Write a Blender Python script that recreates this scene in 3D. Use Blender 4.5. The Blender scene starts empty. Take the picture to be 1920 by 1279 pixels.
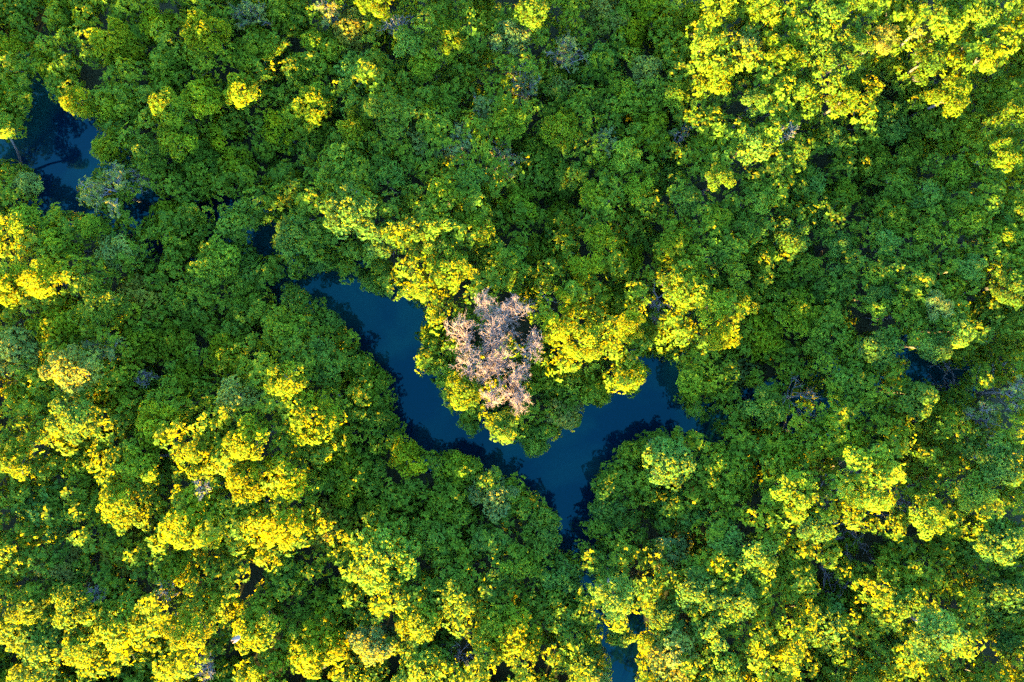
import bpy, math, random
import numpy as np
from mathutils import Vector, Quaternion

# ------------------------------------------------------------------ camera, sky, sun, exposure
C = bpy.context.scene
col = C.collection
rng = np.random.default_rng(11)
random.seed(11)

CAM_H = 75.0
cam_d = bpy.data.cameras.new('drone_camera')
cam_d.sensor_width = 36.0
cam_d.lens = 28.0
cam_d.clip_end = 5000.0
cam = bpy.data.objects.new('drone_camera', cam_d)
cam.location = (0, 0, CAM_H)
cam.rotation_euler = (0, 0, 0)
col.objects.link(cam)
C.camera = cam

SUN_EL = math.radians(5.8)
TO_SUN = (-0.36, -0.933)                       # horizontal direction towards the sun (low, from the south south-west)
az = math.atan2(TO_SUN[0], TO_SUN[1])
w = bpy.data.worlds.new('World')
C.world = w
w.use_nodes = True
nt = w.node_tree
sky = nt.nodes.new('ShaderNodeTexSky')
sky.sky_type = 'NISHITA'
sky.sun_disc = False
sky.sun_elevation = SUN_EL
sky.sun_rotation = az
sky.air_density = 1.0
sky.dust_density = 0.4
sky.ozone_density = 3.4
nt.links.new(sky.outputs[0], nt.nodes['Background'].inputs[0])
nt.nodes['Background'].inputs[1].default_value = 0.15

sun_d = bpy.data.lights.new('sun', 'SUN')
sun_d.energy = 3.4
sun_d.angle = math.radians(1.2)
sun_d.color = (1.0, 0.73, 0.19)
sun = bpy.data.objects.new('sun', sun_d)
sv = Vector((TO_SUN[0] * math.cos(SUN_EL), TO_SUN[1] * math.cos(SUN_EL), math.sin(SUN_EL)))
sun.rotation_euler = sv.to_track_quat('Z', 'Y').to_euler()
sun.location = (-40, -120, 60)
col.objects.link(sun)

C.view_settings.view_transform = 'Standard'
C.view_settings.look = 'None'
C.view_settings.exposure = 5.6
C.view_settings.gamma = 1.0
C.view_settings.use_curve_mapping = False
C.render.engine = 'CYCLES'
C.cycles.max_bounces = 8
C.cycles.diffuse_bounces = 6
C.cycles.glossy_bounces = 3
C.cycles.transmission_bounces = 6
C.cycles.use_denoising = False

# ------------------------------------------------------------------ where things stand
K = 18.0 / 28.0 / 960.0


def at(px, py, z):
    """ground plan position of what is seen at a photo point, if it stands at height z"""
    s = K * (CAM_H - z)
    return (px - 960.0) * s, (639.5 - py) * s


def to_px(x, y, z):
    s = K * (CAM_H - z)
    return x / s + 960.0, 639.5 - y / s


WATER = [
    # main river, the long bend
    [(540, 528), (575, 518), (600, 510), (640, 520), (675, 530), (690, 545), (710, 556), (740, 552), (772, 556), (778, 590), (800, 606),
     (782, 625), (788, 645), (800, 650), (782, 670), (780, 695), (815, 708), (820, 735), (836, 765), (856, 776), (858, 800),
     (880, 815), (897, 812), (905, 790), (914, 800), (936, 830), (965, 828), (982, 842), (1003, 857), (1022, 850),
     (1030, 825), (1052, 820), (1053, 797), (1085, 805), (1090, 790), (1088, 768), (1110, 764), (1140, 755), (1152, 735),
     (1188, 742), (1208, 712), (1216, 676), (1235, 668), (1256, 688), (1276, 700), (1270, 735), (1262, 758), (1292, 776),
     (1320, 800), (1345, 812), (1358, 828), (1340, 832), (1312, 820), (1290, 806), (1240, 802), (1210, 812), (1180, 815), (1160, 845),
     (1132, 880), (1112, 892), (1103, 930), (1108, 960), (1100, 1000), (1125, 1010), (1110, 1028), (1092, 1010), (1075, 1035), (1048, 1030), (1052, 1000),
     (1048, 970), (1020, 935), (985, 905), (940, 890), (910, 872), (870, 850), (830, 842), (795, 846), (765, 822), (750, 800),
     (742, 770), (740, 740), (728, 705), (700, 678), (680, 655), (652, 622), (634, 592), (605, 568), (580, 548)],
    # upper-left pool
    [(62, 130), (82, 150), (98, 178), (112, 206), (150, 216), (172, 232), (185, 250), (176, 270), (168, 282), (182, 300), (210, 306),
     (240, 295), (232, 312), (196, 318), (160, 335), (146, 350), (150, 375), (175, 392), (205, 402), (190, 412), (150, 396), (110, 392), (72, 385), (78, 345),
     (45, 300), (8, 300), (-40, 300), (-40, 262), (18, 258), (52, 225), (60, 190), (50, 160)],
    # sliver between the pool and the river
    [(462, 430), (508, 428), (522, 455), (500, 478), (470, 464)],
    # lower creek at the bottom edge
    [(1128, 1182), (1136, 1186), (1140, 1204), (1166, 1212), (1196, 1210), (1206, 1222), (1194, 1250), (1200, 1300), (1196, 1450), (1120, 1450), (1142, 1300), (1144, 1240), (1130, 1210)],
    # dark pool far right
    [(1690, 672), (1720, 664), (1752, 678), (1796, 692), (1782, 742), (1748, 728), (1716, 712), (1704, 722), (1692, 700)],
]
WATER = [np.array(p, float) for p in WATER]
CHANNEL = [[(205, 400), (330, 405), (480, 445), (575, 525)], [(1350, 825), (1480, 790), (1600, 730), (1700, 695)], [(1080, 1020), (1110, 1100), (1140, 1190)]]


def inside(px, py, poly):
    px = np.asarray(px, float); py = np.asarray(py, float)
    r = np.zeros(px.shape, bool)
    n = len(poly)
    for i in range(n):
        x0, y0 = poly[i]; x1, y1 = poly[(i + 1) % n]
        if y0 == y1:
            continue
        c = ((y0 > py) != (y1 > py)) & (px < (x1 - x0) * (py - y0) / (y1 - y0) + x0)
        r ^= c
    return r


def seg_dist(px, py, a, b):
    ax, ay = a; bx, by = b
    dx, dy = bx - ax, by - ay
    t = np.clip(((px - ax) * dx + (py - ay) * dy) / (dx * dx + dy * dy + 1e-9), 0, 1)
    return np.hypot(px - ax - t * dx, py - ay - t * dy)


def water_dist(px, py, polys=WATER):
    """signed distance to open water, negative on it"""
    px = np.asarray(px, float); py = np.asarray(py, float)
    best = np.full(px.shape, 1e9)
    ins = np.zeros(px.shape, bool)
    for p in polys:
        ins |= inside(px, py, p)
        for i in range(len(p)):
            best = np.minimum(best, seg_dist(px, py, p[i], p[(i + 1) % len(p)]))
    return np.where(ins, -best, best)


# patches of canopy that stand above their neighbours and catch the low sun: x, y, rx, ry in photo pixels
LIT = """60 40 40 28;85 35 25 25;75 80 25 35;615 5 35 16;760 8 60 16;985 10 55 18;840 68 32 42;715 80 15 15;690 130 15 14;770 150 18 18;675 182 24 18;765 195 16 18;805 190 14 14
1110 70 30 22;1165 92 20 26;1010 155 18 12;1430 60 120 80;1500 30 130 60;1590 60 70 50;1360 215 62 36;1420 200 50 36;1470 150 70 40;1560 185 55 42;1505 150 80 40;1640 80 30 22;1340 120 40 40
1750 100 24 20;1780 30 26 30;1850 15 36 26;1900 30 26 30;1905 145 25 20;1735 105 26 14;1850 105 24 14;1810 190 36 24;1840 210 46 26;1850 252 46 28;1850 290 46 28;1830 330 28 24;1795 355 14 14;1880 345 20 14;1900 235 25 20;1790 170 25 15
1350 335 28 26;1305 350 14 12;1400 260 25 14;1260 240 26 16
440 290 18 14;470 310 20 16;500 330 30 20;480 362 26 24;540 392 50 34;630 440 46 28;660 420 56 30;720 420 60 38;760 440 60 34;800 480 46 36;830 460 30 30;720 390 56 24;790 530 36 36;805 580 30 26;850 530 64 30;900 530 36 18;760 500 28 22;600 395 30 20
1040 615 38 30;1090 640 56 44;1130 665 50 30;1170 660 46 30;1060 682 40 22;1200 610 56 34;1250 600 46 30;1290 555 24 56;1272 520 14 30;1300 585 20 20
830 712 34 12;868 732 40 18;866 762 14 16;938 806 22 16;925 650 60 90;905 600 36 46
1660 655 24 32;1690 668 18 18;1720 610 14 14;1670 622 14 20;1900 530 24 16;1870 612 20 14;1800 625 22 18;1780 530 10 10;1905 605 24 20;1360 682 18 24;1335 590 18 16
20 480 20 18;10 520 18 14;85 525 34 18;55 605 26 18;110 640 30 22;10 680 18 24;120 700 24 18;480 682 24 18;535 716 30 20;460 757 24 14;160 742 30 26;100 800 48 32;30 755 18 14
20 870 60 60;110 790 44 28;180 772 34 26;220 790 30 18;260 800 20 16;290 850 30 20;350 850 56 28;450 812 30 28;470 780 28 36;590 780 28 18;630 790 18 18;340 830 30 20;210 855 28 14
215 900 24 18;230 940 28 20;100 990 50 32;130 970 36 20;30 1000 40 36;60 1040 46 28;250 990 56 28;310 980 40 24;340 1000 46 36;420 960 66 54;480 880 56 54;520 920 56 54;560 920 36 46;500 1000 56 54;430 1030 46 36;400 1080 46 26;560 1030 20 24;50 1080 56 46;40 1150 66 54;80 1230 96 60;200 1240 56 40;220 1150 54 36;140 1130 46 28;290 1150 28 20;600 960 22 28;480 1130 28 28;520 1200 56 64;560 1160 36 36;600 1240 56 40;460 1200 28 28;150 1080 30 20
690 1060 22 28;715 1130 38 44;690 1150 46 46;700 1200 46 46;660 1240 38 38;770 1250 28 28;780 1150 38 28;830 1140 54 36;860 1080 36 36;850 1040 28 24;760 990 22 14;850 1200 28 32;910 1240 28 28;870 1270 30 24;640 1090 20 20;690 1270 90 24;650 980 15 14
1170 1010 20 18;1205 1020 20 20;1190 1080 38 26;1210 1110 56 54;1180 1150 38 44;1240 1150 56 54;1230 1195 54 34;1300 1150 38 54;1270 1240 46 38;1330 1200 38 46;1400 1262 38 20;1290 1060 14 20;1340 1120 28 28;1400 1130 34 34;1440 1120 34 38;1320 1010 14 18;1420 1060 28 18;1470 1060 20 14
1480 935 34 24;1530 950 24 18;1530 990 38 22;1610 875 24 18;1630 902 20 14;1670 862 20 20;1700 995 34 20;1760 970 24 18;1830 920 44 36;1800 855 28 24;1770 910 28 18;1900 850 24 28;1890 790 22 22;1730 1080 14 18;1770 1110 28 28;1840 1130 38 38;1790 1200 38 24;1880 1000 46 36;1900 1060 36 46;1890 1130 36 36;1680 1160 24 24;1640 1110 20 16;1710 1260 24 18"""
LIT = np.array([[float(v) for v in e.split()] for line in LIT.split('\n') for e in line.split(';')])


def lit_at(px, py):
    d = np.sqrt(((px - LIT[:, 0]) / LIT[:, 2]) ** 2 + ((py - LIT[:, 1]) / LIT[:, 3]) ** 2)
    return float(np.clip((1.2 - d.min()) / 0.5, 0, 1))


# ------------------------------------------------------------------ mesh helpers
class Geo:
    def __init__(self):
        self.v = []; self.q = []; self.mi = []; self.tone = []; self.n = 0

    def add(self, v, q, mi=0, tone=0.5):
        v = np.asarray(v, float).reshape(-1, 3); q = np.asarray(q, int).reshape(-1, 4)
        self.v.append(v); self.q.append(q + self.n)
        self.mi.append(np.full(len(q), mi, int))
        self.tone.append(np.broadcast_to(np.asarray(tone, float), (len(q),)).copy())
        self.n += len(v)

    def arrays(self):
        return np.concatenate(self.v), np.concatenate(self.q), np.concatenate(self.mi), np.concatenate(self.tone)

    def mesh(self, name, mats):
        return mesh_from(name, *self.arrays(), mats)


def mesh_from(name, v, q, mi, tone, mats):
    m = bpy.data.meshes.new(name)
    m.vertices.add(len(v)); m.vertices.foreach_set('co', v.astype(np.float32).ravel())
    m.loops.add(q.size); m.loops.foreach_set('vertex_index', q.astype(np.int32).ravel())
    m.polygons.add(len(q)); m.polygons.foreach_set('loop_start', np.arange(0, q.size, 4, dtype=np.int32))
    for x in mats:
        m.materials.append(x)
    m.polygons.foreach_set('material_index', mi.astype(np.int32))
    a = m.attributes.new('tone', 'FLOAT', 'FACE')
    a.data.foreach_set('value', tone.astype(np.float32))
    m.update(calc_edges=True)
    return m


def unit(a):
    return a / (np.linalg.norm(a, axis=-1, keepdims=True) + 1e-9)


def rosettes(g, c, axis, n_leaf, size, r, tone, mi=0, open_=0.38):
    """whorls of leaves at twig ends: c, axis (k,3)"""
    k = len(c)
    axis = unit(axis)
    ref = np.where(np.abs(axis[:, 2:3]) < 0.9, np.array([[0, 0, 1.0]]), np.array([[1.0, 0, 0]]))
    e1 = unit(np.cross(axis, ref)); e2 = np.cross(axis, e1)
    ph = r.uniform(0, 6.28, (k, 1)) + np.arange(n_leaf)[None] * 6.2832 / n_leaf + r.normal(0, .3, (k, n_leaf))
    rise = np.clip(r.normal(open_, .22, (k, n_leaf)), -.2, 1.2)
    rad = np.cos(ph)[..., None] * e1[:, None] + np.sin(ph)[..., None] * e2[:, None]
    d = unit(rad * np.cos(rise)[..., None] + axis[:, None] * np.sin(rise)[..., None])
    side = unit(np.cross(d, axis[:, None] + r.normal(0, .14, (k, n_leaf, 3))))
    up = np.cross(side, d)
    L = (size * r.uniform(.75, 1.25, (k, n_leaf)))[..., None]
    W = L * r.uniform(.24, .33, (k, n_leaf, 1))
    p0 = c[:, None] + d * L * .04
    mid = c[:, None] + d * L * .55
    lift = up * W * r.uniform(.1, .7, (k, n_leaf, 1))
    p1 = mid + side * W + lift
    p2 = c[:, None] + d * L - up * L * r.uniform(-.1, .25, (k, n_leaf, 1))
    p3 = mid - side * W + lift
    v = np.stack([p0, p1, p2, p3], 2).reshape(-1, 3)
    q = np.arange(len(v)).reshape(-1, 4)
    t = np.repeat(np.broadcast_to(tone, (k,)), n_leaf) + r.normal(0, .04, k * n_leaf)
    g.add(v, q, mi, np.clip(t, 0, 1))


def tube(g, pts, rad, sides=4, mi=0, tone=0.5):
    pts = np.asarray(pts, float); n = len(pts)
    tan = unit(np.gradient(pts, axis=0))
    ref = np.array([1.0, 0, 0]) if abs(tan[0][0]) < .8 else np.array([0, 1.0, 0])
    e1 = unit(np.cross(tan, ref)); e2 = np.cross(tan, e1)
    a = np.arange(sides) * 6.2832 / sides
    rad = np.asarray(rad, float).reshape(-1, 1, 1)
    v = pts[:, None] + rad * (np.cos(a)[None, :, None] * e1[:, None] + np.sin(a)[None, :, None] * e2[:, None])
    q = []
    for i in range(n - 1):
        for j in range(sides):
            k = (j + 1) % sides
            q.append((i * sides + j, i * sides + k, (i + 1) * sides + k, (i + 1) * sides + j))
    g.add(v.reshape(-1, 3), q, mi, tone)


# ------------------------------------------------------------------ materials
def new_mat(name):
    m = bpy.data.materials.new(name); m.use_nodes = True
    n = m.node_tree.nodes; l = m.node_tree.links
    return m, n, l, n['Principled BSDF'], n['Material Output']


def leaf_material(name, const=None):
    m, n, l, p, out = new_mat(name)
    att = n.new('ShaderNodeAttribute'); att.attribute_name = 'tone'
    if const is None:
        base = n.new('ShaderNodeObjectInfo').outputs['Color']
    else:
        rg = n.new('ShaderNodeRGB'); rg.outputs[0].default_value = (*const, 1); base = rg.outputs[0]
    ramp = n.new('ShaderNodeValToRGB')
    e = ramp.color_ramp.elements
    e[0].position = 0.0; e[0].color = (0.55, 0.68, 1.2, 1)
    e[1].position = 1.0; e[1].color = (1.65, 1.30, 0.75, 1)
    x = e.new(0.5); x.color = (1, 1, 1, 1)
    l.new(att.outputs['Fac'], ramp.inputs[0])
    mul = n.new('ShaderNodeMix'); mul.data_type = 'RGBA'; mul.blend_type = 'MULTIPLY'; mul.clamp_result = False
    mul.inputs[0].default_value = 1.0
    l.new(base, mul.inputs[6]); l.new(ramp.outputs[0], mul.inputs[7])
    l.new(mul.outputs[2], p.inputs['Base Color'])
    p.inputs['Roughness'].default_value = 0.7
    p.inputs['Specular IOR Level'].default_value = 0.03
    tr = n.new('ShaderNodeBsdfTranslucent')
    tc = n.new('ShaderNodeMix'); tc.data_type = 'RGBA'; tc.blend_type = 'MULTIPLY'; tc.clamp_result = False
    tc.inputs[0].default_value = 1.0
    l.new(mul.outputs[2], tc.inputs[6]); tc.inputs[7].default_value = (3.8, 1.7, 0.15, 1)
    l.new(tc.outputs[2], tr.inputs[0])
    mx = n.new('ShaderNodeMixShader'); mx.inputs[0].default_value = 0.48
    l.new(p.outputs[0], mx.inputs[1]); l.new(tr.outputs[0], mx.inputs[2]); l.new(mx.outputs[0], out.inputs[0])
    return m


def bark_material(name, c0, c1, scale=3.0, rough=.85):
    m, n, l, p, out = new_mat(name)
    tc = n.new('ShaderNodeTexCoord'); no = n.new('ShaderNodeTexNoise')
    no.inputs['Scale'].default_value = scale; no.inputs['Detail'].default_value = 6
    l.new(tc.outputs['Object'], no.inputs['Vector'])
    r = n.new('ShaderNodeValToRGB'); r.color_ramp.elements[0].position = .3; r.color_ramp.elements[1].position = .7
    r.color_ramp.elements[0].color = (*c0, 1); r.color_ramp.elements[1].color = (*c1, 1)
    l.new(no.outputs['Fac'], r.inputs[0]); l.new(r.outputs[0], p.inputs['Base Color'])
    p.inputs['Roughness'].default_value = rough
    p.inputs['Specular IOR Level'].default_value = 0.2
    return m


M_LEAF = leaf_material('mangrove_leaf')
M_BARK = bark_material('mangrove_bark', (.022, .018, .015), (.065, .055, .048))
M_DEAD = bark_material('bleached_bark', (.098, .058, .043), (.175, .110, .084), 2.0)
M_GREY = bark_material('grey_bark', (.042, .039, .037), (.10, .09, .084), 2.0)


def ground_material():
    m, n, l, p, out = new_mat('mud')
    tc = n.new('ShaderNodeTexCoord'); no = n.new('ShaderNodeTexNoise')
    no.inputs['Scale'].default_value = .5; no.inputs['Detail'].default_value = 8
    l.new(tc.outputs['Object'], no.inputs['Vector'])
    r = n.new('ShaderNodeValToRGB')
    r.color_ramp.elements[0].color = (.008, .009, .003, 1); r.color_ramp.elements[1].color = (.022, .024, .008, 1)
    l.new(no.outputs['Fac'], r.inputs[0]); l.new(r.outputs[0], p.inputs['Base Color'])
    p.inputs['Roughness'].default_value = .8
    p.inputs['Specular IOR Level'].default_value = .08
    b = n.new('ShaderNodeBump'); b.inputs['Strength'].default_value = .5
    l.new(no.outputs['Fac'], b.inputs['Height']); l.new(b.outputs[0], p.inputs['Normal'])
    return m


def water_material():
    m, n, l, p, out = new_mat('river_water')
    tc = n.new('ShaderNodeTexCoord')
    no = n.new('ShaderNodeTexNoise'); no.inputs['Scale'].default_value = .09; no.inputs['Detail'].default_value = 5
    no.inputs['Distortion'].default_value = .6
    l.new(tc.outputs['Object'], no.inputs['Vector'])
    r = n.new('ShaderNodeValToRGB')
    r.color_ramp.elements[0].position = .48; r.color_ramp.elements[1].position = .78
    r.color_ramp.elements[0].color = (.0002, .004, .009, 1); r.color_ramp.elements[1].color = (.003, .026, .018, 1)
    l.new(no.outputs['Fac'], r.inputs[0]); l.new(r.outputs[0], p.inputs['Base Color'])
    p.inputs['Roughness'].default_value = .03
    p.inputs['IOR'].default_value = 1.33
    p.inputs['Specular Tint'].default_value = (.05, .48, .56, 1)
    rp = n.new('ShaderNodeTexNoise'); rp.inputs['Scale'].default_value = 1.6; rp.inputs['Detail'].default_value = 2
    l.new(tc.outputs['Object'], rp.inputs['Vector'])
    b = n.new('ShaderNodeBump'); b.inputs['Strength'].default_value = .05; b.inputs['Distance'].default_value = .05
    l.new(rp.outputs['Fac'], b.inputs['Height']); l.new(b.outputs[0], p.inputs['Normal'])
    return m


M_MUD = ground_material()
M_WATER = water_material()


def link(name, data, parent=None, loc=(0, 0, 0), rot=None, scale=None):
    o = bpy.data.objects.new(name, data)
    col.objects.link(o)
    if parent:
        o.parent = parent
    o.location = loc
    if rot is not None:
        if isinstance(rot, Quaternion):
            o.rotation_mode = 'QUATERNION'; o.rotation_quaternion = rot
        else:
            o.rotation_euler = rot
    if scale is not None:
        o.scale = (scale, scale, scale) if np.isscalar(scale) else scale
    return o


def tag(o, label, cat, group=None):
    o['label'] = label; o['category'] = cat
    if group:
        o['group'] = group


# ------------------------------------------------------------------ ground and water
far = [70, 90, 130, 220, 500, 1500]
xs = np.array([-f for f in far[::-1]] + list(np.arange(-60, 60.1, .6)) + far)
ys = np.array([-f for f in far[::-1]] + list(np.arange(-45, 45.1, .6)) + far)
GX, GY = np.meshgrid(xs, ys)
W0 = [np.stack(at(p[:, 0], p[:, 1], 0.0), 1) for p in WATER]
wd = water_dist(GX, GY, W0)
for ch in CHANNEL:
    w3 = [at(a, b, 3.0) for a, b in ch]
    for a, b in zip(w3, w3[1:]):
        wd = np.minimum(wd, seg_dist(GX, GY, a, b) - 1.6)
t = np.clip((wd - 0.6) / 2.4, 0, 1)
bump = .10 * np.sin(GX * 1.1 + 2 * np.sin(GY * .7)) * np.cos(GY * 1.3 + np.sin(GX * .9)) + rng.normal(0, .03, GX.shape)
GZ = -0.8 + 1.2 * (t * t * (3 - 2 * t)) + bump * np.clip(t * 2, .3, 1)
nx, ny = len(xs), len(ys)
I = np.arange(nx * ny).reshape(ny, nx)
gq = np.stack([I[:-1, :-1], I[:-1, 1:], I[1:, 1:], I[1:, :-1]], -1).reshape(-1, 4)
gm = mesh_from('ground', np.stack([GX, GY, GZ], -1).reshape(-1, 3), gq, np.zeros(len(gq)), np.full(len(gq), .5), [M_MUD])
ground = link('ground', gm); ground['kind'] = 'structure'
wv = np.array([(-1500, -1500, 0), (1500, -1500, 0), (1500, 1500, 0), (-1500, 1500, 0)], float)
water = link('water', mesh_from('water', wv, np.array([[0, 1, 2, 3]]), np.zeros(1), np.zeros(1), [M_WATER]))
water['kind'] = 'structure'

# ------------------------------------------------------------------ foliage prototypes (unit radius)


def clump_geo(seed, n_ros=210, n_leaf=8, leaf=.165, twigs=7):
    r = np.random.default_rng(seed)
    g = Geo()
    nt = 4 if n_ros < 120 else 5                       # several small tufts with gaps between them
    cc = []; dd = []; tt = []
    a0 = r.uniform(0, 6.28)
    for t in range(nt):
        if t == 0:
            ctr = np.array([r.normal(0, .08), r.normal(0, .08), r.uniform(.25, .5)])
        else:
            a = a0 + t * 6.2832 / (nt - 1) + r.normal(0, .25); q = r.uniform(.42, .66)
            ctr = np.array([q * math.cos(a), q * math.sin(a), r.uniform(-.45, .2)])
        rt = r.uniform(.46, .64); m = int(n_ros / nt)
        d = unit(r.normal(0, 1, (m * 4, 3))); d = d[d[:, 2] > -.45][:m]
        stretch = np.array([r.uniform(.8, 1.2), r.uniform(.8, 1.2), r.uniform(.8, 1.3)])
        rad = rt * np.where(r.uniform(0, 1, len(d)) < .2, r.uniform(.4, .75, len(d)), r.uniform(.85, 1.15, len(d)))
        cc.append(ctr + d * rad[:, None] * stretch); dd.append(d + (cc[-1] * .5)); tt.append(r.normal(.48, .12) + r.normal(0, .09, len(d)))
    c = np.concatenate(cc); d = unit(np.concatenate(dd)); tone = np.clip(np.concatenate(tt), 0, 1)
    axis = d * .75 + np.array([0, 0, .35]) + r.normal(0, .13, d.shape)
    rosettes(g, c, axis, n_leaf, leaf, r, tone)
    for k in r.choice(len(c), twigs, False):
        e = c[k]; s = np.array([r.normal(0, .1), r.normal(0, .1), -1.0])
        tube(g, [s, s * .35 + e * .45 + np.array([0, 0, -.1]), e], [.035, .022, .01], 3, 1)
    return g


CLUMPS = [clump_geo(100 + i) for i in range(16)]
CLUMP_M = [g.mesh('leaf_clump', [M_LEAF, M_BARK]) for g in CLUMPS]
FILL = [clump_geo(300 + i, 72, 5, .245, 2).arrays() for i in range(8)]
LOW = [clump_geo(340 + i, 60, 4, .28, 1).arrays() for i in range(4)]


def trunk_mesh(seed):
    r = np.random.default_rng(seed); g = Geo()
    zz = np.linspace(0, 1, 7)
    wob = np.cumsum(r.normal(0, .012, (7, 2)), 0); wob -= wob[0] + (wob[-1] - wob[0]) * zz[:, None]
    tube(g, np.column_stack([wob, zz]), .024 * (1 - .55 * zz), 7)
    for k in range(6):                                        # stilt roots
        a = k * 1.05 + r.uniform(-.3, .3); R = r.uniform(.10, .17); h = r.uniform(.08, .2)
        c, s = math.cos(a), math.sin(a)
        tube(g, [(0.01 * c, .01 * s, h), (R * .5 * c, R * .5 * s, h * .85), (R * .9 * c, R * .9 * s, h * .4), (R * c, R * s, -.05)], [.009, .008, .007, .006], 4)
    return g.mesh('trunk', [M_BARK])


TRUNK_M = [trunk_mesh(500 + i) for i in range(6)]


def limb_mesh(seed):
    r = np.random.default_rng(seed); g = Geo()
    zz = np.linspace(0, 1, 5); b = r.normal(0, .09, 2)
    tube(g, np.column_stack([np.outer(np.sin(zz * 3.14159), b), zz]), .032 * (1 - .6 * zz), 5)
    return g.mesh('limb', [M_BARK])


LIMB_M = [limb_mesh(600 + i) for i in range(5)]

# ------------------------------------------------------------------ plan of the bare, sparse and dead trees
# kind, x, y, radius in photo px, top height or None, label
DEAD = [
    (907, 562, 24, None, 'pale pink leafless tree at the top corner of the dead grove on the island'),
    (963, 566, 18, None, 'small round leafless tree at the upper tip of the dead grove'),
    (945, 592, 42, None, 'wide pinkish leafless tree in the upper middle of the dead grove'),
    (930, 622, 40, None, 'broad pale leafless tree in the dense heart of the dead grove'),
    (931, 652, 40, None, 'brightest beige leafless tree at the centre of the dead grove'),
    (874, 630, 34, None, 'thin grey leafless tree sticking out west of the dead grove over the river side'),
    (992, 652, 26, None, 'lone star-shaped leafless tree on the east side of the dead grove'),
    (880, 678, 30, None, 'faint brownish leafless tree on the lower west side of the dead grove'),
    (924, 692, 36, None, 'pale elongated leafless tree just below the heart of the dead grove'),
    (972, 705, 28, None, 'spreading leafless tree on the lower east side of the dead grove'),
    (924, 736, 24, None, 'tight bushy leafless tree at the lower west end of the dead grove'),
    (968, 738, 30, None, 'rosy leafless tree with white limbs at the lowest tip of the dead grove'),
]
# px, py, radius, height, foliage amount 0..1, label
BARE = [
    (195, 352, 50, 7.6, .8, 'pale olive half-bare tree with white branches at the edge of the upper-left pool'),
    (266, 338, 26, 5.5, .25, 'small brownish nearly leafless tree just right of the pale olive pool-side tree'),
    (465, 20, 36, None, .55, 'thin pale grey-green tree with dark branches near the top edge, left of centre'),
    (612, 12, 30, None, .4, 'half-bare tree with pale forked branch and yellow tips at the top edge'),
    (742, 38, 34, None, .10, 'blue-grey leafless bush of twigs under a yellow crown at the top edge'),
    (1052, 96, 46, None, .35, 'large grey-sage half-bare tree in the upper centre of the forest'),
    (975, 152, 46, None, .4, 'open tree with long pale forked branches and a few yellow sprigs, upper centre'),
    (908, 190, 24, None, .55, 'small pale sage sparse tree below the open forked tree'),
    (858, 278, 36, None, .6, 'pale sage thinly leaved tree in the centre of the upper forest'),
    (948, 290, 38, None, .35, 'dull grey thinly leaved tree with bare crook, right of the pale sage one'),
    (1136, 262, 28, None, .7, 'whitish sage thinly leaved tree in the upper right-centre canopy'),
    (1476, 246, 20, None, .05, 'small blue-grey tuft of bare twigs below the big yellow patch'),
    (1724, 62, 14, None, .5, 'tiny whitish sprig of a tree beside the top right yellow crowns'),
    (1288, 246, 22, None, .12, 'grey bare twiggy tree at the lower left of the big yellow patch'),
    (188, 662, 32, None, .65, 'olive brown thinly leaved tree left of the shaded western canopy'),
    (272, 708, 24, None, .12, 'grey bare twigs in a gap of the shaded western canopy'),
    (378, 912, 22, None, .08, 'blue-grey bare twigs in a dark gap among the sunlit lower-left crowns'),
    (180, 1110, 24, None, .08, 'grey bare twigs in a dark gap of the lowest left crowns'),
    (380, 1252, 28, None, .12, 'dull grey bare tree in the shaded hollow at the bottom left edge'),
    (300, 1108, 22, None, .15, 'slender grey bare tree with thin branches among lower-left crowns'),
    (852, 1212, 44, 4.6, .04, 'long bare brown trunks splaying in the dark gap near the bottom edge'),
    (1228, 572, 32, 6.0, .10, 'crooked bare limbs in shade just above the yellow crowns on the island'),
    (1010, 556, 30, 5.0, .12, 'grey crooked bare branches beside the upper right of the dead grove'),
    (1492, 742, 40, 6.0, .12, 'bare slanting trunks in the dark gap right of the river arm'),
    (1800, 690, 46, 4.0, .03, 'long pale fallen-looking branches reaching over the dark pool at right'),
    (1880, 668, 46, 5.0, .03, 'tangle of bare blue-grey branches over the dark pool at the right edge'),
    (1880, 715, 32, 5.0, .02, 'curled pale bare branch looping beside the dark pool at right'),
    (1790, 756, 36, 4.0, .03, 'dark bare branches under the trees just below the right pool'),
    (1908, 748, 34, None, .35, 'hazy grey half-bare tree at the right edge below the dark pool'),
    (1850, 790, 34, None, .55, 'misty pale green thin tree beneath the pool at the right edge'),
    (1555, 898, 46, 4.6, .04, 'dense bare twigs in the dark gap among lower right crowns'),
    (1612, 1015, 44, 4.4, .05, 'tangle of crooked bare branches in the second dark gap at lower right'),
    (1575, 1105, 46, 5.0, .10, 'long thin bare stems fanning out below the lower right gap'),
    (1690, 955, 34, 5.0, .05, 'grey bare branches between yellow crowns on the lower right'),
]

# ------------------------------------------------------------------ plan of the living trees
GAPS = [(462, 1085, 46, 44), (845, 1215, 34, 46), (1560, 905, 40, 46), (1612, 1010, 40, 40), (1590, 1085, 30, 40), (1500, 738, 34, 24), (770, 365, 30, 26), (1885, 690, 40, 60),
        (310, 895, 34, 20), (1190, 520, 16, 14), (300, 690, 20, 16), (1830, 700, 28, 30), (1700, 965, 22, 22)]


def crown_radius(px, py):
    if py > 640:
        r = 50.0
    else:
        r = 44.0
    if px > 760 and py < 640:
        r = 37.0
    if px > 1250 and py < 560:
        r = 34.0
    if px < 200 and py > 150:
        r = 50.0
    return r


spec = []                                                    # (px, py, R, kind, index)
for i, d in enumerate(DEAD):
    spec.append([d[0], d[1], d[2], 'dead', i])
for i, d in enumerate(BARE):
    spec.append([d[0], d[1], d[2], 'bare', i])

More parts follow.
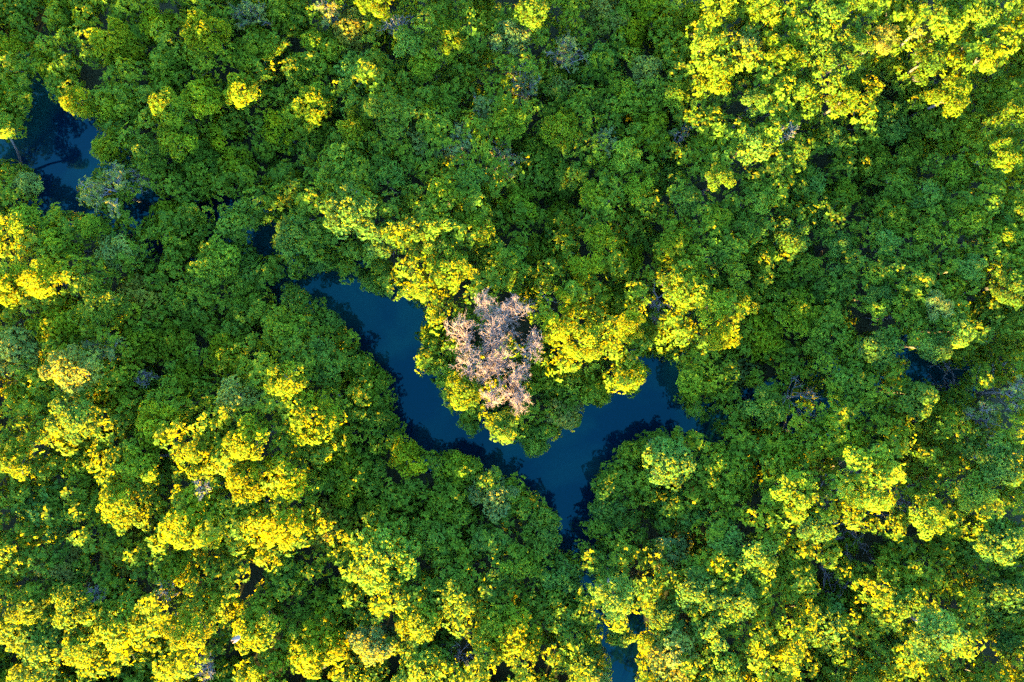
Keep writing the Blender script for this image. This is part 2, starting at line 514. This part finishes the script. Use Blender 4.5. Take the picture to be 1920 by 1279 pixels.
N_CAND = 16000
cx = rng.uniform(-100, 2020, N_CAND); cy = rng.uniform(-100, 1380, N_CAND)
# crowns must also stand where the photograph shows clear single crowns
SEED_PTS = [(1437, 20), (1402, 60), (1350, 335), (1655, 655), (530, 716), (1040, 620), (870, 732), (938, 806), (1000, 832), (1060, 780), (1180, 700), (1120, 730), (800, 690), (815, 620),
            (860, 780), (900, 785), (840, 65), (20, 860), (1095, 640), (1140, 665), (800, 575), (700, 520), (740, 520), (650, 490), (600, 490), (560, 490), (1830, 925), (1530, 990), (1830, 700), (1728, 742),
            (960, 800), (1040, 800), (820, 700), (895, 560), (840, 600), (1190, 640), (205, 275), (1070, 560), (1160, 560), (1130, 1060), (1080, 1060), (1020, 1000), (1000, 960)]
cx = np.concatenate([[p[0] for p in SEED_PTS], cx]); cy = np.concatenate([[p[1] for p in SEED_PTS], cy])
cd = water_dist(cx, cy)
F_DIST = 0.86
for i in range(len(cx)):
    x, y = cx[i], cy[i]
    R = crown_radius(x, y) * rng.choice([.78, .9, 1.0, 1.12, 1.3])
    if i < len(SEED_PTS):
        R = min(R, 38)
    if cd[i] < .62 * R - (8 if i < len(SEED_PTS) else 0):
        if cd[i] < 14:
            continue
        R = max(cd[i] / .62, 24)
        if cd[i] < .62 * R:
            continue
    if any(((x - a) / (rx + R * .55)) ** 2 + ((y - b) / (ry + R * .55)) ** 2 < 1 for a, b, rx, ry in GAPS) and i >= len(SEED_PTS):
        continue
    ok = True
    for s in spec:
        k = F_DIST if s[3] == 'tree' else (.78 if s[3] == 'dead' else .72)
        if (x - s[0]) ** 2 + (y - s[1]) ** 2 < (k * (R + s[2])) ** 2:
            ok = False; break
    if ok:
        spec.append([x, y, R, 'tree', 0])
trees = [dict(px=s[0], py=s[1], Rp=s[2], kind=s[3], idx=s[4]) for s in spec]
for tr in trees:
    tr['L'] = lit_at(min(max(tr['px'], 12), 1908), max(tr['py'], 8))
    tr['x'], tr['y'] = at(tr['px'], tr['py'], 9.0)
    tr['R'] = tr['Rp'] * K * (CAM_H - 9.0)
    tr['view'] = -12 < tr['px'] < 1932 and -12 < tr['py'] < 1291
    tr['v'] = -(tr['x'] * TO_SUN[0] + tr['y'] * TO_SUN[1])
    tr['u'] = tr['x'] * TO_SUN[1] - tr['y'] * TO_SUN[0]

# ---- heights: walk away from the sun; a crown that catches the sun tops its shading line, one in shade stays under it
TAN = math.tan(SUN_EL)
BASE = 9.0
order = sorted(range(len(trees)), key=lambda i: trees[i]['v'])
done_u, done_v, done_h, done_R = [], [], [], []


def shade_line(u, v, R):
    if not done_u:
        return -9.0
    U = np.array(done_u); V = np.array(done_v); H = np.array(done_h); RR = np.array(done_R)
    off = np.maximum(np.abs(U - u) - .2 * R, 0) / RR
    ok = (off < 1.15) & (V < v - .3)
    if not ok.any():
        return -9.0
    return float((H[ok] - .75 * RR[ok] * off[ok] ** 2 - (v - V[ok]) * TAN).max())


for i in order:
    tr = trees[i]
    S = shade_line(tr['u'], tr['v'], tr['R'])
    fixed = None
    if tr['kind'] == 'bare':
        fixed = BARE[tr['idx']][3]
    south = tr['py'] > 1291
    if fixed:
        h = fixed
    elif south:
        ahead = 0.0                                           # what the crown would shade further on
        for dist in (2.0, 4.0, 6.0, 8.0, 10.0):
            qx, qy = to_px(tr['x'] - TO_SUN[0] * dist, tr['y'] - TO_SUN[1] * dist, 9.0)
            if qy < 1289:
                ahead = max(ahead, lit_at(min(max(qx, 10), 1910), qy))
        h = (4.2 if ahead > .3 else 12.5) if tr['px'] < 760 else (8.6 if ahead > .6 else 13.0)  # unseen trees added south of the frame
    elif tr['kind'] == 'bare':
        h = float(np.clip(S - .6, 5.0, 13.5))
    elif tr['kind'] == 'dead':
        h = min(max(S + 1.6, 10.5), 12.5)
    elif tr['L'] > .35:
        h = min(max(S + .4 + .7 * tr['L'] + rng.uniform(-.2, .3), 8.4 if S < 0 else 6.0), 15.5)
    else:
        h = float(np.clip(S - .1 - rng.uniform(0, 1.2), 5.0, 13.5)) if S > 0 else 6.5
    if tr['kind'] == 'tree' and tr['px'] < 330 and abs(tr['py'] - 270) < 210 and water_dist(tr['px'], tr['py'], [WATER[1]]) < 110:
        h = min(h, 6.4)
    wdp = water_dist(tr['px'], tr['py'], [WATER[0]])
    if tr['kind'] == 'tree' and tr['L'] < .3 and wdp < 100:   # the bank trees are low
        h = min(h, max(4.8, 4.0 + wdp * .075))
    tr['h'] = h
    if tr['kind'] == 'tree' or tr['kind'] == 'dead':
        done_u.append(tr['u']); done_v.append(tr['v']); done_h.append(h - (.2 if tr['kind'] == 'tree' else 2.0)); done_R.append(tr['R'])
# refine: trace sun rays through the crowns taken as ellipsoids and lower or raise the crowns that stand wrong
SUNV = np.array([TO_SUN[0] * math.cos(SUN_EL), TO_SUN[1] * math.cos(SUN_EL), math.sin(SUN_EL)])


def crown_arrays():
    T = [q for q in trees if q['kind'] == 'tree']
    return T, np.array([q['x'] for q in T]), np.array([q['y'] for q in T]), np.array([q['h'] for q in T]), np.array([q['R'] for q in T])


def sunlit(P, own, X, Y, H, R):
    """which points P see the sun; own: index of the crown a point belongs to"""
    A = .84 * R; B = .85 * R; cz = H - B
    d0 = (P[:, None, 0] - X) / A; d1 = (P[:, None, 1] - Y) / A; d2 = (P[:, None, 2] - cz) / B
    v0 = SUNV[0] / A; v1 = SUNV[1] / A; v2 = SUNV[2] / B
    a = v0 * v0 + v1 * v1 + v2 * v2; b = d0 * v0 + d1 * v1 + d2 * v2; c = d0 * d0 + d1 * d1 + d2 * d2 - 1
    hit = (b * b - a * c > 0) & (b < 0)
    # what stands under the crown: low boughs, neighbours, undergrowth
    B2 = .47 * H
    e2 = (P[:, None, 2] - B2) / B2; w2 = SUNV[2] / B2
    a = v0 * v0 + v1 * v1 + w2 * w2; b = d0 * v0 + d1 * v1 + e2 * w2; c = d0 * d0 + d1 * d1 + e2 * e2 - 1
    hit |= (b * b - a * c > 0) & (b < 0)
    hit[np.arange(len(P)), own] = False
    return ~hit.any(1)


HS = np.arange(3.6, 14.61, .2)
casters = []
for i in order:
    q = trees[i]
    if q['kind'] != 'tree':
        continue
    if q['py'] > 1291 or not casters:
        casters.append(q); continue
    X, Y, H, R = (np.array([c[k] for c in casters]) for k in ('x', 'y', 'h', 'R'))
    near = np.abs(np.array([c['u'] for c in casters]) - q['u']) < 2.2 * q['R'] + 3
    fr = np.ones(len(HS))
    if near.any():
        P = []
        for ang in range(7):
            aa = ang * 1.0472 + .3; k = 0 if ang == 6 else .6
            P.append(np.column_stack([np.full(len(HS), q['x'] + k * q['R'] * math.cos(aa)), np.full(len(HS), q['y'] + k * q['R'] * math.sin(aa)), HS - (.1 if ang == 6 else .4) * q['R']]))
        ok = sunlit(np.concatenate(P), np.zeros(7 * len(HS), int), np.append(9e3, X[near]), np.append(9e3, Y[near]), np.append(5., H[near]), np.append(1., R[near]))
        fr = ok.reshape(7, len(HS)).mean(0)
    wp = water_dist(q['px'], q['py'], [WATER[0]])
    if q['L'] < .4:
        good = np.nonzero(fr <= .07)[0]
        h = HS[good[-1]] - rng.uniform(0, .25) - (.6 if rng.uniform() < .2 else 0) if len(good) else 6.6
        cap = 11.5 if wp > 140 else max(6.0, 5.0 + wp * .05)
        if q['px'] < 330 and abs(q['py'] - 270) < 210 and water_dist(q['px'], q['py'], [WATER[1]]) < 100:
            cap = 7.0
        h = min(h, cap)
    else:
        want = .2 + .45 * q['L'] if q['px'] < 760 or q['py'] < 600 else .14 + .30 * q['L']
        good = np.nonzero((fr >= want) & (HS >= float(np.clip(6.0 + (1290 - q['py']) * .0105, 6.0, 9.5))))[0]
        h = HS[good[0]] + rng.uniform(.1, .7) if len(good) else 13.0
        h = min(h, 14.0)
    q['h'] = float(h); q['fr'] = float(fr[np.abs(HS - h).argmin()])
    casters.append(q)
lx_ = np.array([(c['px'], c['py'], c['h']) for c in trees if c['kind'] == 'tree'])
for q in trees:                                               # thin trees stand level with the crowns around them
    if q['kind'] == 'bare' and BARE[q['idx']][3] is None:
        nb = np.argsort(np.hypot(lx_[:, 0] - q['px'], lx_[:, 1] - q['py']))[:4]
        q['h'] = float(lx_[nb, 2].mean()) - .5
T = [q for q in trees if q['kind'] == 'tree' and 'fr' in q]; fr = [q['fr'] for q in T]
for tr in trees:
    tr['x'], tr['y'] = at(tr['px'], tr['py'], tr['h'] - 1.0)
    tr['R'] = tr['Rp'] * K * (CAM_H - tr['h'] + 1.0)

live = [tr for tr in trees if tr['kind'] == 'tree']
live_view = sorted([tr for tr in live if tr['view']], key=lambda q: -q['Rp'])
print('LAYOUT live', len(live), 'in view', len(live_view), 'heights', min(q['h'] for q in live), max(q['h'] for q in live))
things = live_view[:300]
rest = [tr for tr in live if not tr['view']] + live_view[300:]

# ---- leaf colours
PAL = dict(mid=(.064, .114, .005), yel=(.092, .134, .003), teal=(.046, .102, .013), sage=(.074, .106, .032), dark=(.042, .086, .006), brown=(.10, .080, .016))


def field(px, py):
    return .5 + .25 * math.sin(px * .0061 + 1.3 * math.sin(py * .0047)) + .25 * math.cos(py * .0083 + 1.1 * math.sin(px * .0052 + 2))


def leaf_colour(px, py, r):
    f = field(px, py) + r.normal(0, .28)
    if px > 1050 and py > 640:
        f -= .42
    if px < 560 and py < 320:
        f += .3
    a, b = (PAL['mid'], PAL['yel']) if f > .5 else (PAL['mid'], PAL['teal'])
    k = min(abs(f - .5) * 1.6, 1)
    c = np.array(a) * (1 - k) + np.array(b) * k
    q = r.uniform()
    if q < .07:
        c = c * .5 + np.array(PAL['sage']) * .5
    elif q < .10:
        c = c * .55 + np.array(PAL['brown']) * .45
    elif q < .22:
        c = c * .5 + np.array(PAL['dark']) * .5
    return c * r.uniform(.78, 1.25), f


# ------------------------------------------------------------------ living mangrove trees
def crown_plan(tr, r):
    """foliage clumps of one crown: list of (x, y, z, scale) relative to the tree's foot"""
    R, h = tr['R'], tr['h']
    out = [(r.normal(0, .08) * R, r.normal(0, .08) * R, h - .45 * R, .48 * R)]
    n = 5 if R < 2.0 else 6
    a0 = r.uniform(0, 6.28)
    for k in range(n):
        a = a0 + k * 6.2832 / n + r.normal(0, .22); d = R * r.uniform(.5, .72)
        s = R * r.uniform(.32, .46)
        out.append((d * math.cos(a), d * math.sin(a), h - s * .9 - R * r.uniform(.12, .55), s))
    for k in range(3):
        a = a0 + k * 2.1 + r.normal(0, .4); d = R * r.uniform(.55, .8); s = R * r.uniform(.36, .48)
        out.append((d * math.cos(a), d * math.sin(a), h - R * r.uniform(1.0, 1.55), s))
    return out


def keep_clear(tr, plan):
    """drop or pull in clumps that would close the river"""
    res = []
    for j, (x, y, z, s) in enumerate(plan):
        f = 1.0
        while True:
            px, py = to_px(tr['x'] + x * f, tr['y'] + y * f, z)
            d = float(water_dist(np.array([px]), np.array([py]))[0]) * K * (CAM_H - z)
            if d > .72 * s:
                res.append((x * f, y * f, z, s)); break
            f -= .2
            if f < .15:
                if d > .1:
                    res.append((x * f, y * f, z, max(d / .72, .45)))
                break
    return res


made = []
for tr in things:
    r = np.random.default_rng(int(tr['px'] * 7 + tr['py'] * 1013) % 100003)
    plan = crown_plan(tr, r)
    if water_dist(np.array([tr['px']]), np.array([tr['py']]))[0] < tr['Rp'] * 2.2:
        plan = keep_clear(tr, plan)
    if not plan:
        continue
    c, f = leaf_colour(tr['px'], tr['py'], r)
    tr['f'] = f
    fx_, fy_ = tr['x'], tr['y']
    p0 = to_px(fx_, fy_, .3)
    if water_dist(p0[0], p0[1]) < 16:                         # bank trees root on the bank and lean over the water
        aa = np.tile(np.arange(12) * 6.2832 / 12, 9); dd_ = np.repeat(np.arange(1, 10) * .5, 12)
        qx, qy = fx_ + dd_ * np.cos(aa), fy_ + dd_ * np.sin(aa)
        wdq = water_dist(*to_px(qx, qy, .3))
        okq = np.nonzero(wdq > 16)[0]
        bq = okq[0] if len(okq) else int(np.argmax(wdq))
        fx_, fy_ = float(qx[bq]), float(qy[bq])
    lx, ly = tr['x'] - fx_, tr['y'] - fy_
    plan = [(a_ + lx, b_ + ly, c_, d_) for a_, b_, c_, d_ in plan]
    root = link('mangrove_tree', None, None, (fx_, fy_, -.1))
    root.empty_display_size = .3
    th = tr['h'] - 1.35 * tr['R'] + .1
    lean_v = Vector((lx, ly, th))
    trunk = link('trunk', TRUNK_M[r.integers(6)], root, (0, 0, 0), lean_v.to_track_quat('Z', 'Y'), lean_v.length)
    inv = trunk.rotation_quaternion.inverted()
    x, y, z, s = plan[0]
    rz = r.uniform(0, 6.28)
    crown = link('crown', CLUMP_M[r.integers(16)], root, (x, y, z + .1), (0, 0, rz), s)
    crown.color = (*c, 1); crown['kind'] = 'stuff'
    cr, sr = math.cos(-rz), math.sin(-rz)
    for (x2, y2, z2, s2) in plan[1:]:
        dx, dy, dz = (x2 - x) / s, (y2 - y) / s, (z2 - z) / s
        o = link('leaf_clump', CLUMP_M[r.integers(16)], crown, (dx * cr - dy * sr, dx * sr + dy * cr, dz),
                 (r.normal(0, .25), r.normal(0, .25), r.uniform(0, 6.28)), s2 / s)
        o.color = (*(c * r.uniform(.72, 1.3)), 1); o['kind'] = 'stuff'
    for (x2, y2, z2, s2) in plan[1:4:2]:
        d = inv @ Vector((x2, y2, z2 + .1)) / lean_v.length - Vector((0, 0, .9))
        if d.length > .02:
            link('limb', LIMB_M[r.integers(5)], trunk, (0, 0, .9), d.to_track_quat('Z', 'Y'), d.length)
    tr['root'] = root
    made.append(tr)

# ------------------------------------------------------------------ understorey and the trees past the limit: one mass
tx = np.array([q['x'] for q in live]); ty = np.array([q['y'] for q in live]); thh = np.array([q['h'] for q in live]); tR = np.array([q['R'] for q in live])
V = []; Q = []; MI = []; TO = []; nv = 0


def put(arr, x, y, z, s, rz, tilt, dtone):
    global nv
    v, q, mi, to = arr
    ca, sa = math.cos(rz), math.sin(rz)
    v = v * s
    v = np.column_stack([v[:, 0] * ca - v[:, 1] * sa, v[:, 0] * sa + v[:, 1] * ca, v[:, 2] + v[:, 0] * tilt])
    V.append(v + np.array([x, y, z])); Q.append(q + nv); MI.append(mi); TO.append(np.clip(to + dtone, 0, 1)); nv += len(v)


r = np.random.default_rng(77)
n_small = 0
for tr in rest:                                               # smaller crowns and those just beyond the frame
    plan = crown_plan(tr, r)
    if tr['view']:
        plan = keep_clear(tr, plan)
    for (x, y, z, s) in plan[:6]:
        put(FILL[r.integers(8)], tr['x'] + x, tr['y'] + y, z, s * 1.05, r.uniform(0, 6.28), r.normal(0, .2), (field(tr['px'], tr['py']) - .5) * .3 + r.normal(0, .08))
# low crowns in the gaps between the trees
fx = []; fy = []
cand = np.column_stack([rng.uniform(-90, 2010, 9000), rng.uniform(-90, 1370, 9000)])
cwd = water_dist(cand[:, 0], cand[:, 1])
gridocc = {}
for (x, y), d in zip(cand, cwd):
    if d < 9:
        continue
    key = (int(x // 30), int(y // 30)); bad = False
    for a in (-1, 0, 1):
        for b in (-1, 0, 1):
            for (x2, y2) in gridocc.get((key[0] + a, key[1] + b), ()):
                if (x - x2) ** 2 + (y - y2) ** 2 < 29 ** 2:
                    bad = True
    if bad:
        continue
    if any(((x - a) / rx) ** 2 + ((y - b) / ry) ** 2 < 1 for a, b, rx, ry in GAPS) and r.uniform() < .75:
        continue
    if ((x - 930) / 75) ** 2 + ((y - 655) / 115) ** 2 < 1 and r.uniform() < .95:
        continue
    gridocc.setdefault(key, []).append((x, y))
    X, Y = at(x, y, 7.5)
    dd = np.hypot(tx - X, ty - Y)
    near = np.argsort(dd)[:3]
    hl = float(thh[near].mean())
    Lf = lit_at(x, y)
    z = max(min(hl - (.2 if x > 780 and y < 600 else .7) - .6 - r.uniform(0, 1.1), 12.5), 2.2)
    if Lf < .3:
        for _ in range(5):
            xq, yq = at(x, y, z)
            if not sunlit(np.array([[xq, yq, z + .8]]), np.array([0]), tx, ty, thh, tR)[0]:
                break
            z = max(z - .6, 2.0)
    s = min(r.uniform(.95, 1.45), max(d * .05 / .75, .4))
    if dd.min() < .5 * tR[dd.argmin()] and z < thh[dd.argmin()] - .5:
        continue
    if any((x - q[0]) ** 2 + (y - q[1]) ** 2 < (.75 * q[2]) ** 2 for q in BARE):
        z = max(z - 3.0, 1.5)
    X, Y = at(x, y, z)
    put(FILL[r.integers(8)], X, Y, z, s, r.uniform(0, 6.28), r.normal(0, .25), (field(x, y) - .5) * .3 + r.normal(-.03, .1))
    n_small += 1
# unseen undergrowth added just beyond the frame, south and west, to block low sun
for k in range(190):
    if k < 120:
        x, y = r.uniform(-120, 2000), r.uniform(1310, 1400)
    else:
        x, y = r.uniform(-130, -40), r.uniform(0, 1400)
    z = r.uniform(.4, 3.8)
    X, Y = at(x, y, 3.0)
    if water_dist(X, Y, W0) < 1.6:
        continue
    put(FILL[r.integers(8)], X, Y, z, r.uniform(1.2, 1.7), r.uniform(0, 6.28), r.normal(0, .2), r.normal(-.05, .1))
# shrubs near the ground
for k in range(680):
    x, y = r.uniform(-90, 2010), r.uniform(-60, 1360)
    X, Y = at(x, y, 2.0)
    if water_dist(X, Y, W0) < 1.4:
        continue
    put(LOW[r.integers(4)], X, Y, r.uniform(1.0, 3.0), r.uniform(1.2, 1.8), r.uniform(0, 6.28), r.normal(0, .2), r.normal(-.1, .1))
for k in range(230):  # unseen shrub row added below the frame to keep sun off the ground
    X, Y = at(r.uniform(-130, 2000), r.uniform(1296, 1350), 2.0)
    if water_dist(X, Y, W0) < 1.6:
        continue
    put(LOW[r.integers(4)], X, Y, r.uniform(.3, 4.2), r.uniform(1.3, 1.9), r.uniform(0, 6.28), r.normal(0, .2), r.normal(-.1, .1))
# low boughs along the banks
for p in WATER:
    for i in range(len(p)):
        a, b = p[i], p[(i + 1) % len(p)]
        L = np.hypot(*(b - a)); n = max(1, int(L / 21))
        for k in range(n):
            m = a + (b - a) * ((k + r.uniform(0, 1)) / n)
            tdir = (b - a) / L; nrm = np.array([-tdir[1], tdir[0]])
            for off in (15, 27):
                q2 = m + nrm * off
                d = float(water_dist(q2[0], q2[1]))
                if d < 0:
                    q2 = m - nrm * off; d = float(water_dist(q2[0], q2[1]))
                if d < 8:
                    continue
                z = r.uniform(1.0, 3.2) if off == 15 else r.uniform(2.5, 5.0)
                s = min(r.uniform(.55, .95), d * .048 / .72)
                X, Y = at(q2[0], q2[1], z)
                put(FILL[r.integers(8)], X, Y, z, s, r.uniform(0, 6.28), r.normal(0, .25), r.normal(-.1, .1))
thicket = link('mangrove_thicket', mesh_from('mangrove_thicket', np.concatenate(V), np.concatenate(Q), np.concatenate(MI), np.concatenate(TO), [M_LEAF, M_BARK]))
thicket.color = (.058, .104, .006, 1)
thicket['kind'] = 'stuff'
thicket['label'] = 'dense low mangrove foliage filling the spaces between the crowns and along the banks'
print('LAYOUT small', n_small, 'thicket quads', len(np.concatenate(Q)))


# ------------------------------------------------------------------ dead, bare and sparse trees
def branchlets(g, r, start, d, length, rad, depth, spread, ends, lift=.12):
    """recursive forking twigs"""
    n = 3 if depth > 1 else 2
    pts = [np.array(start, float)]; dd = np.array(d, float)
    for k in range(n):
        dd = unit(dd + r.normal(0, .22, 3) + np.array([0, 0, lift]))
        pts.append(pts[-1] + dd * length / n)
    tube(g, pts, np.linspace(rad, rad * .55, n + 1), 4 if rad > .03 else 3, 0)
    if depth == 0:
        ends.append((pts[-1], dd)); return
    kids = r.integers(3, 5)
    for k in range(kids):
        b = pts[r.integers(1, n + 1)] if k else pts[-1]
        nd = unit(dd + r.normal(0, spread, 3))
        branchlets(g, r, b, nd, length * r.uniform(.5, .8), rad * .6, depth - 1, spread, ends, lift)


def bare_tree(name, tr, mat, foliage, label, group, seed, n_limb=6, depth=3, low=False, twig=.05):
    r = np.random.default_rng(seed)
    R, h = tr['R'], tr['h']
    root = link(name, None, None, (tr['x'], tr['y'], -.1)); root.empty_display_size = .3
    base = max(h - 1.5 * R, .8)
    g = Geo()
    lean = r.normal(0, .25, 2)
    top = np.array([lean[0], lean[1], base])
    tube(g, [(0, 0, -.2), (lean[0] * .2, lean[1] * .5, base * .5), top], [.17, .13, .10], 7)
    link('trunk', g.mesh('trunk', [mat]), root)
    a0 = r.uniform(0, 6.28)
    lg = Geo(); nleaf = 0
    for k in range(n_limb):
        a = a0 + k * 6.2832 / n_limb + r.normal(0, .25)
        out = R * r.uniform(.3, .6) if k else R * .1
        z1 = base + (h - base) * (r.uniform(.25, .55) if not low else r.uniform(.05, .4))
        tip = np.array([lean[0] + out * math.cos(a), lean[1] + out * math.sin(a), z1])
        g = Geo()
        mid = (top + tip) / 2 + r.normal(0, .12 * R, 3) * np.array([1, 1, .4])
        tube(g, [top - np.array([0, 0, .1]), mid, tip], [.085, .07, .055], 5)
        limb = link('limb', g.mesh('limb', [mat]), root)
        g = Geo(); ends = []
        d0 = unit(tip - mid)
        for j in range(4 if not low else 2):
            st = tip if j < 3 else mid
            branchlets(g, r, st, unit(d0 + r.normal(0, .55, 3) + np.array([0, 0, .25 if not low else 0])), R * r.uniform(.34, .5) * (1.5 if low else 1), twig, depth - 1, .55 if not low else .35, ends, .12 if not low else 0)
        tw = link('twig_spray', g.mesh('twig_spray', [mat]), limb); tw['kind'] = 'stuff'
        if foliage > 0:
            sel = [e for e in ends if r.uniform() < foliage]
            if sel:
                c = np.array([e[0] for e in sel]); ax = np.array([e[1] for e in sel]) + np.array([0, 0, .4])
                if foliage > .3:
                    c = np.concatenate([c, c + r.normal(0, .14, c.shape)]); ax = np.concatenate([ax, ax])
                rosettes(lg, c, ax, 6, .17, r, np.clip(r.normal(.5, .2, len(c)), 0, 1)); nleaf += len(c)
    if nleaf:
        fo = link('foliage', lg.mesh('foliage', [M_LEAF]), root); fo['kind'] = 'stuff'
        q = .7 if foliage > .3 else .4
        cc = np.array(PAL['sage']) * 1.0 * q + leaf_colour(tr['px'], tr['py'], r)[0] * (1 - q)
        fo.color = (*cc, 1)
    tag(root, label, 'tree', group)
    return root


for tr in trees:
    if tr['kind'] == 'dead':
        d = DEAD[tr['idx']]
        bare_tree('dead_tree', tr, M_DEAD, 0, d[4], 'dead leafless trees on the island', 900 + tr['idx'], 8, 4, False, .034)
    elif tr['kind'] == 'bare':
        d = BARE[tr['idx']]
        low = d[3] is not None and d[4] < .15
        bare_tree('sparse_tree' if d[4] > .3 else 'bare_tree', tr, M_GREY, d[4], d[5],
                  'thinly leaved trees in the canopy' if d[4] > .3 else 'bare trees among the mangroves', 700 + tr['idx'], 6, 3, low)

# ------------------------------------------------------------------ small pale slab caught between the lower-left crowns
g = Geo()
r = np.random.default_rng(5)
ring = [(-.42, -.16), (-.1, -.24), (.3, -.18), (.44, .02), (.28, .2), (-.16, .22), (-.4, .1)]
tube(g, [(0, 0, -.12), (0, 0, .1)], [.01, .01], 7)
n = len(ring)
vb = np.array([(a, b, -.12) for a, b in ring] + [(a * .9, b * .85, .1 + r.normal(0, .015)) for a, b in ring] + [(0, 0, .15)])
qb = [(i, (i + 1) % n, n + (i + 1) % n, n + i) for i in range(n)]
qb += [(2 * n, n + i, n + (i + 1) % n, n + (i + 2) % n) for i in (0, 2, 4)] + [(2 * n, n + 6, n + 0, n + 0)][:0]
g = Geo(); g.add(vb, qb + [(2 * n, n + 6, n + 6, n + 0)][:0])
m = g.mesh('pale_slab', [M_DEAD])
X, Y = at(442, 1199, 8.0)
slab = link('driftwood_slab', m, None, (X, Y, 8.0), (.15, .1, .5))
tag(slab, 'small pale grey slab of driftwood caught among branches near the bottom left', 'driftwood')

# ------------------------------------------------------------------ labels of the living trees
MARKS = [
    (930, 650, 'the pale dead grove'), (120, 270, 'the upper-left pool'), (195, 352, 'the pale olive pool-side tree'), (1000, 850, "the island's lower tip"),
    (1060, 900, 'the river bend'), (1240, 690, "the river's right arm"), (1168, 1250, 'the bottom-edge creek'), (1800, 690, 'the dark right-hand pool'),
    (1555, 905, 'the bare-twig gap at lower right'), (1437, 20, 'the biggest yellow crown at the top'), (0, 0, "the photo's top-left corner"), (1919, 0, "the photo's top-right corner"),
    (0, 1278, "the photo's bottom-left corner"), (1919, 1278, "the photo's bottom-right corner"), (975, 152, 'the open forked tree'), (742, 38, 'the blue-grey twig bush'),
    (490, 450, 'the small water sliver'), (850, 1215, 'the dark gap at the bottom'), (1476, 246, 'the blue-grey twig tuft'), (1350, 335, 'the lone yellow crown'),
    (600, 540, "the river's left end"), (740, 760, "the river's left bank bulge"), (1919, 640, "the photo's right edge middle"), (0, 640, "the photo's left edge middle"),
    (960, 0, "the photo's top edge middle"), (188, 662, 'the olive brown tree'), (462, 1085, 'the shaded hollow at lower left'), (858, 278, 'the pale sage tree'), (1052, 96, 'the big grey-sage tree'),
    (1340, 820, "the river's narrow right end"), (1655, 655, 'the yellow crown by the right pool'), (442, 1199, 'the pale slab'), (1136, 262, 'the whitish sage tree'),
]
DIRS = ['to the right of', 'upper right of', 'above', 'upper left of', 'to the left of', 'lower left of', 'below', 'lower right of']
ORD = ['nearest', 'second', 'third', 'fourth', 'fifth', 'sixth', 'seventh', 'eighth', 'ninth', 'tenth']
best = {}
for mi_, (mx, my, mn) in enumerate(MARKS):
    sec = {}
    for i, tr in enumerate(made):
        dx, dy = tr['px'] - mx, my - tr['py']
        sec.setdefault(int(round(math.atan2(dy, dx) / (math.pi / 4))) % 8, []).append((math.hypot(dx, dy), i))
    for k, lst in sec.items():
        lst.sort()
        for rank, (d, i) in enumerate(lst[:10]):
            cost = rank + d / 130.0
            if i not in best or cost < best[i][0]:
                best[i] = (cost, rank, k, mn)
for i, tr in enumerate(made):
    if tr['L'] < .4 and tr.get('fr', 0) > .4:
        a = 'mid green'
    elif tr['L'] > .6:
        a = 'sunlit yellow'
    elif tr['L'] > .4:
        a = 'yellow-tipped green'
    elif tr['f'] > .75:
        a = 'bright green shaded'
    elif tr['f'] < .2:
        a = 'bluish green shaded'
    else:
        a = 'dark green shaded'
    size = 'large ' if tr['Rp'] > 54 else ('small ' if tr['Rp'] < 32 else '')
    if i in best:
        _, rank, k, mn = best[i]
        lab = f"{size}{a} mangrove, {ORD[rank]} tree {DIRS[k]} {mn}"
    else:
        lab = f"{size}{a} mangrove deep in the unbroken canopy"
    if len(lab.replace('-', ' ').split()) > 16:
        lab = lab.replace(size, '', 1).replace(' shaded', '', 1)
    tag(tr['root'], lab, 'tree', 'mangrove trees of the green canopy')
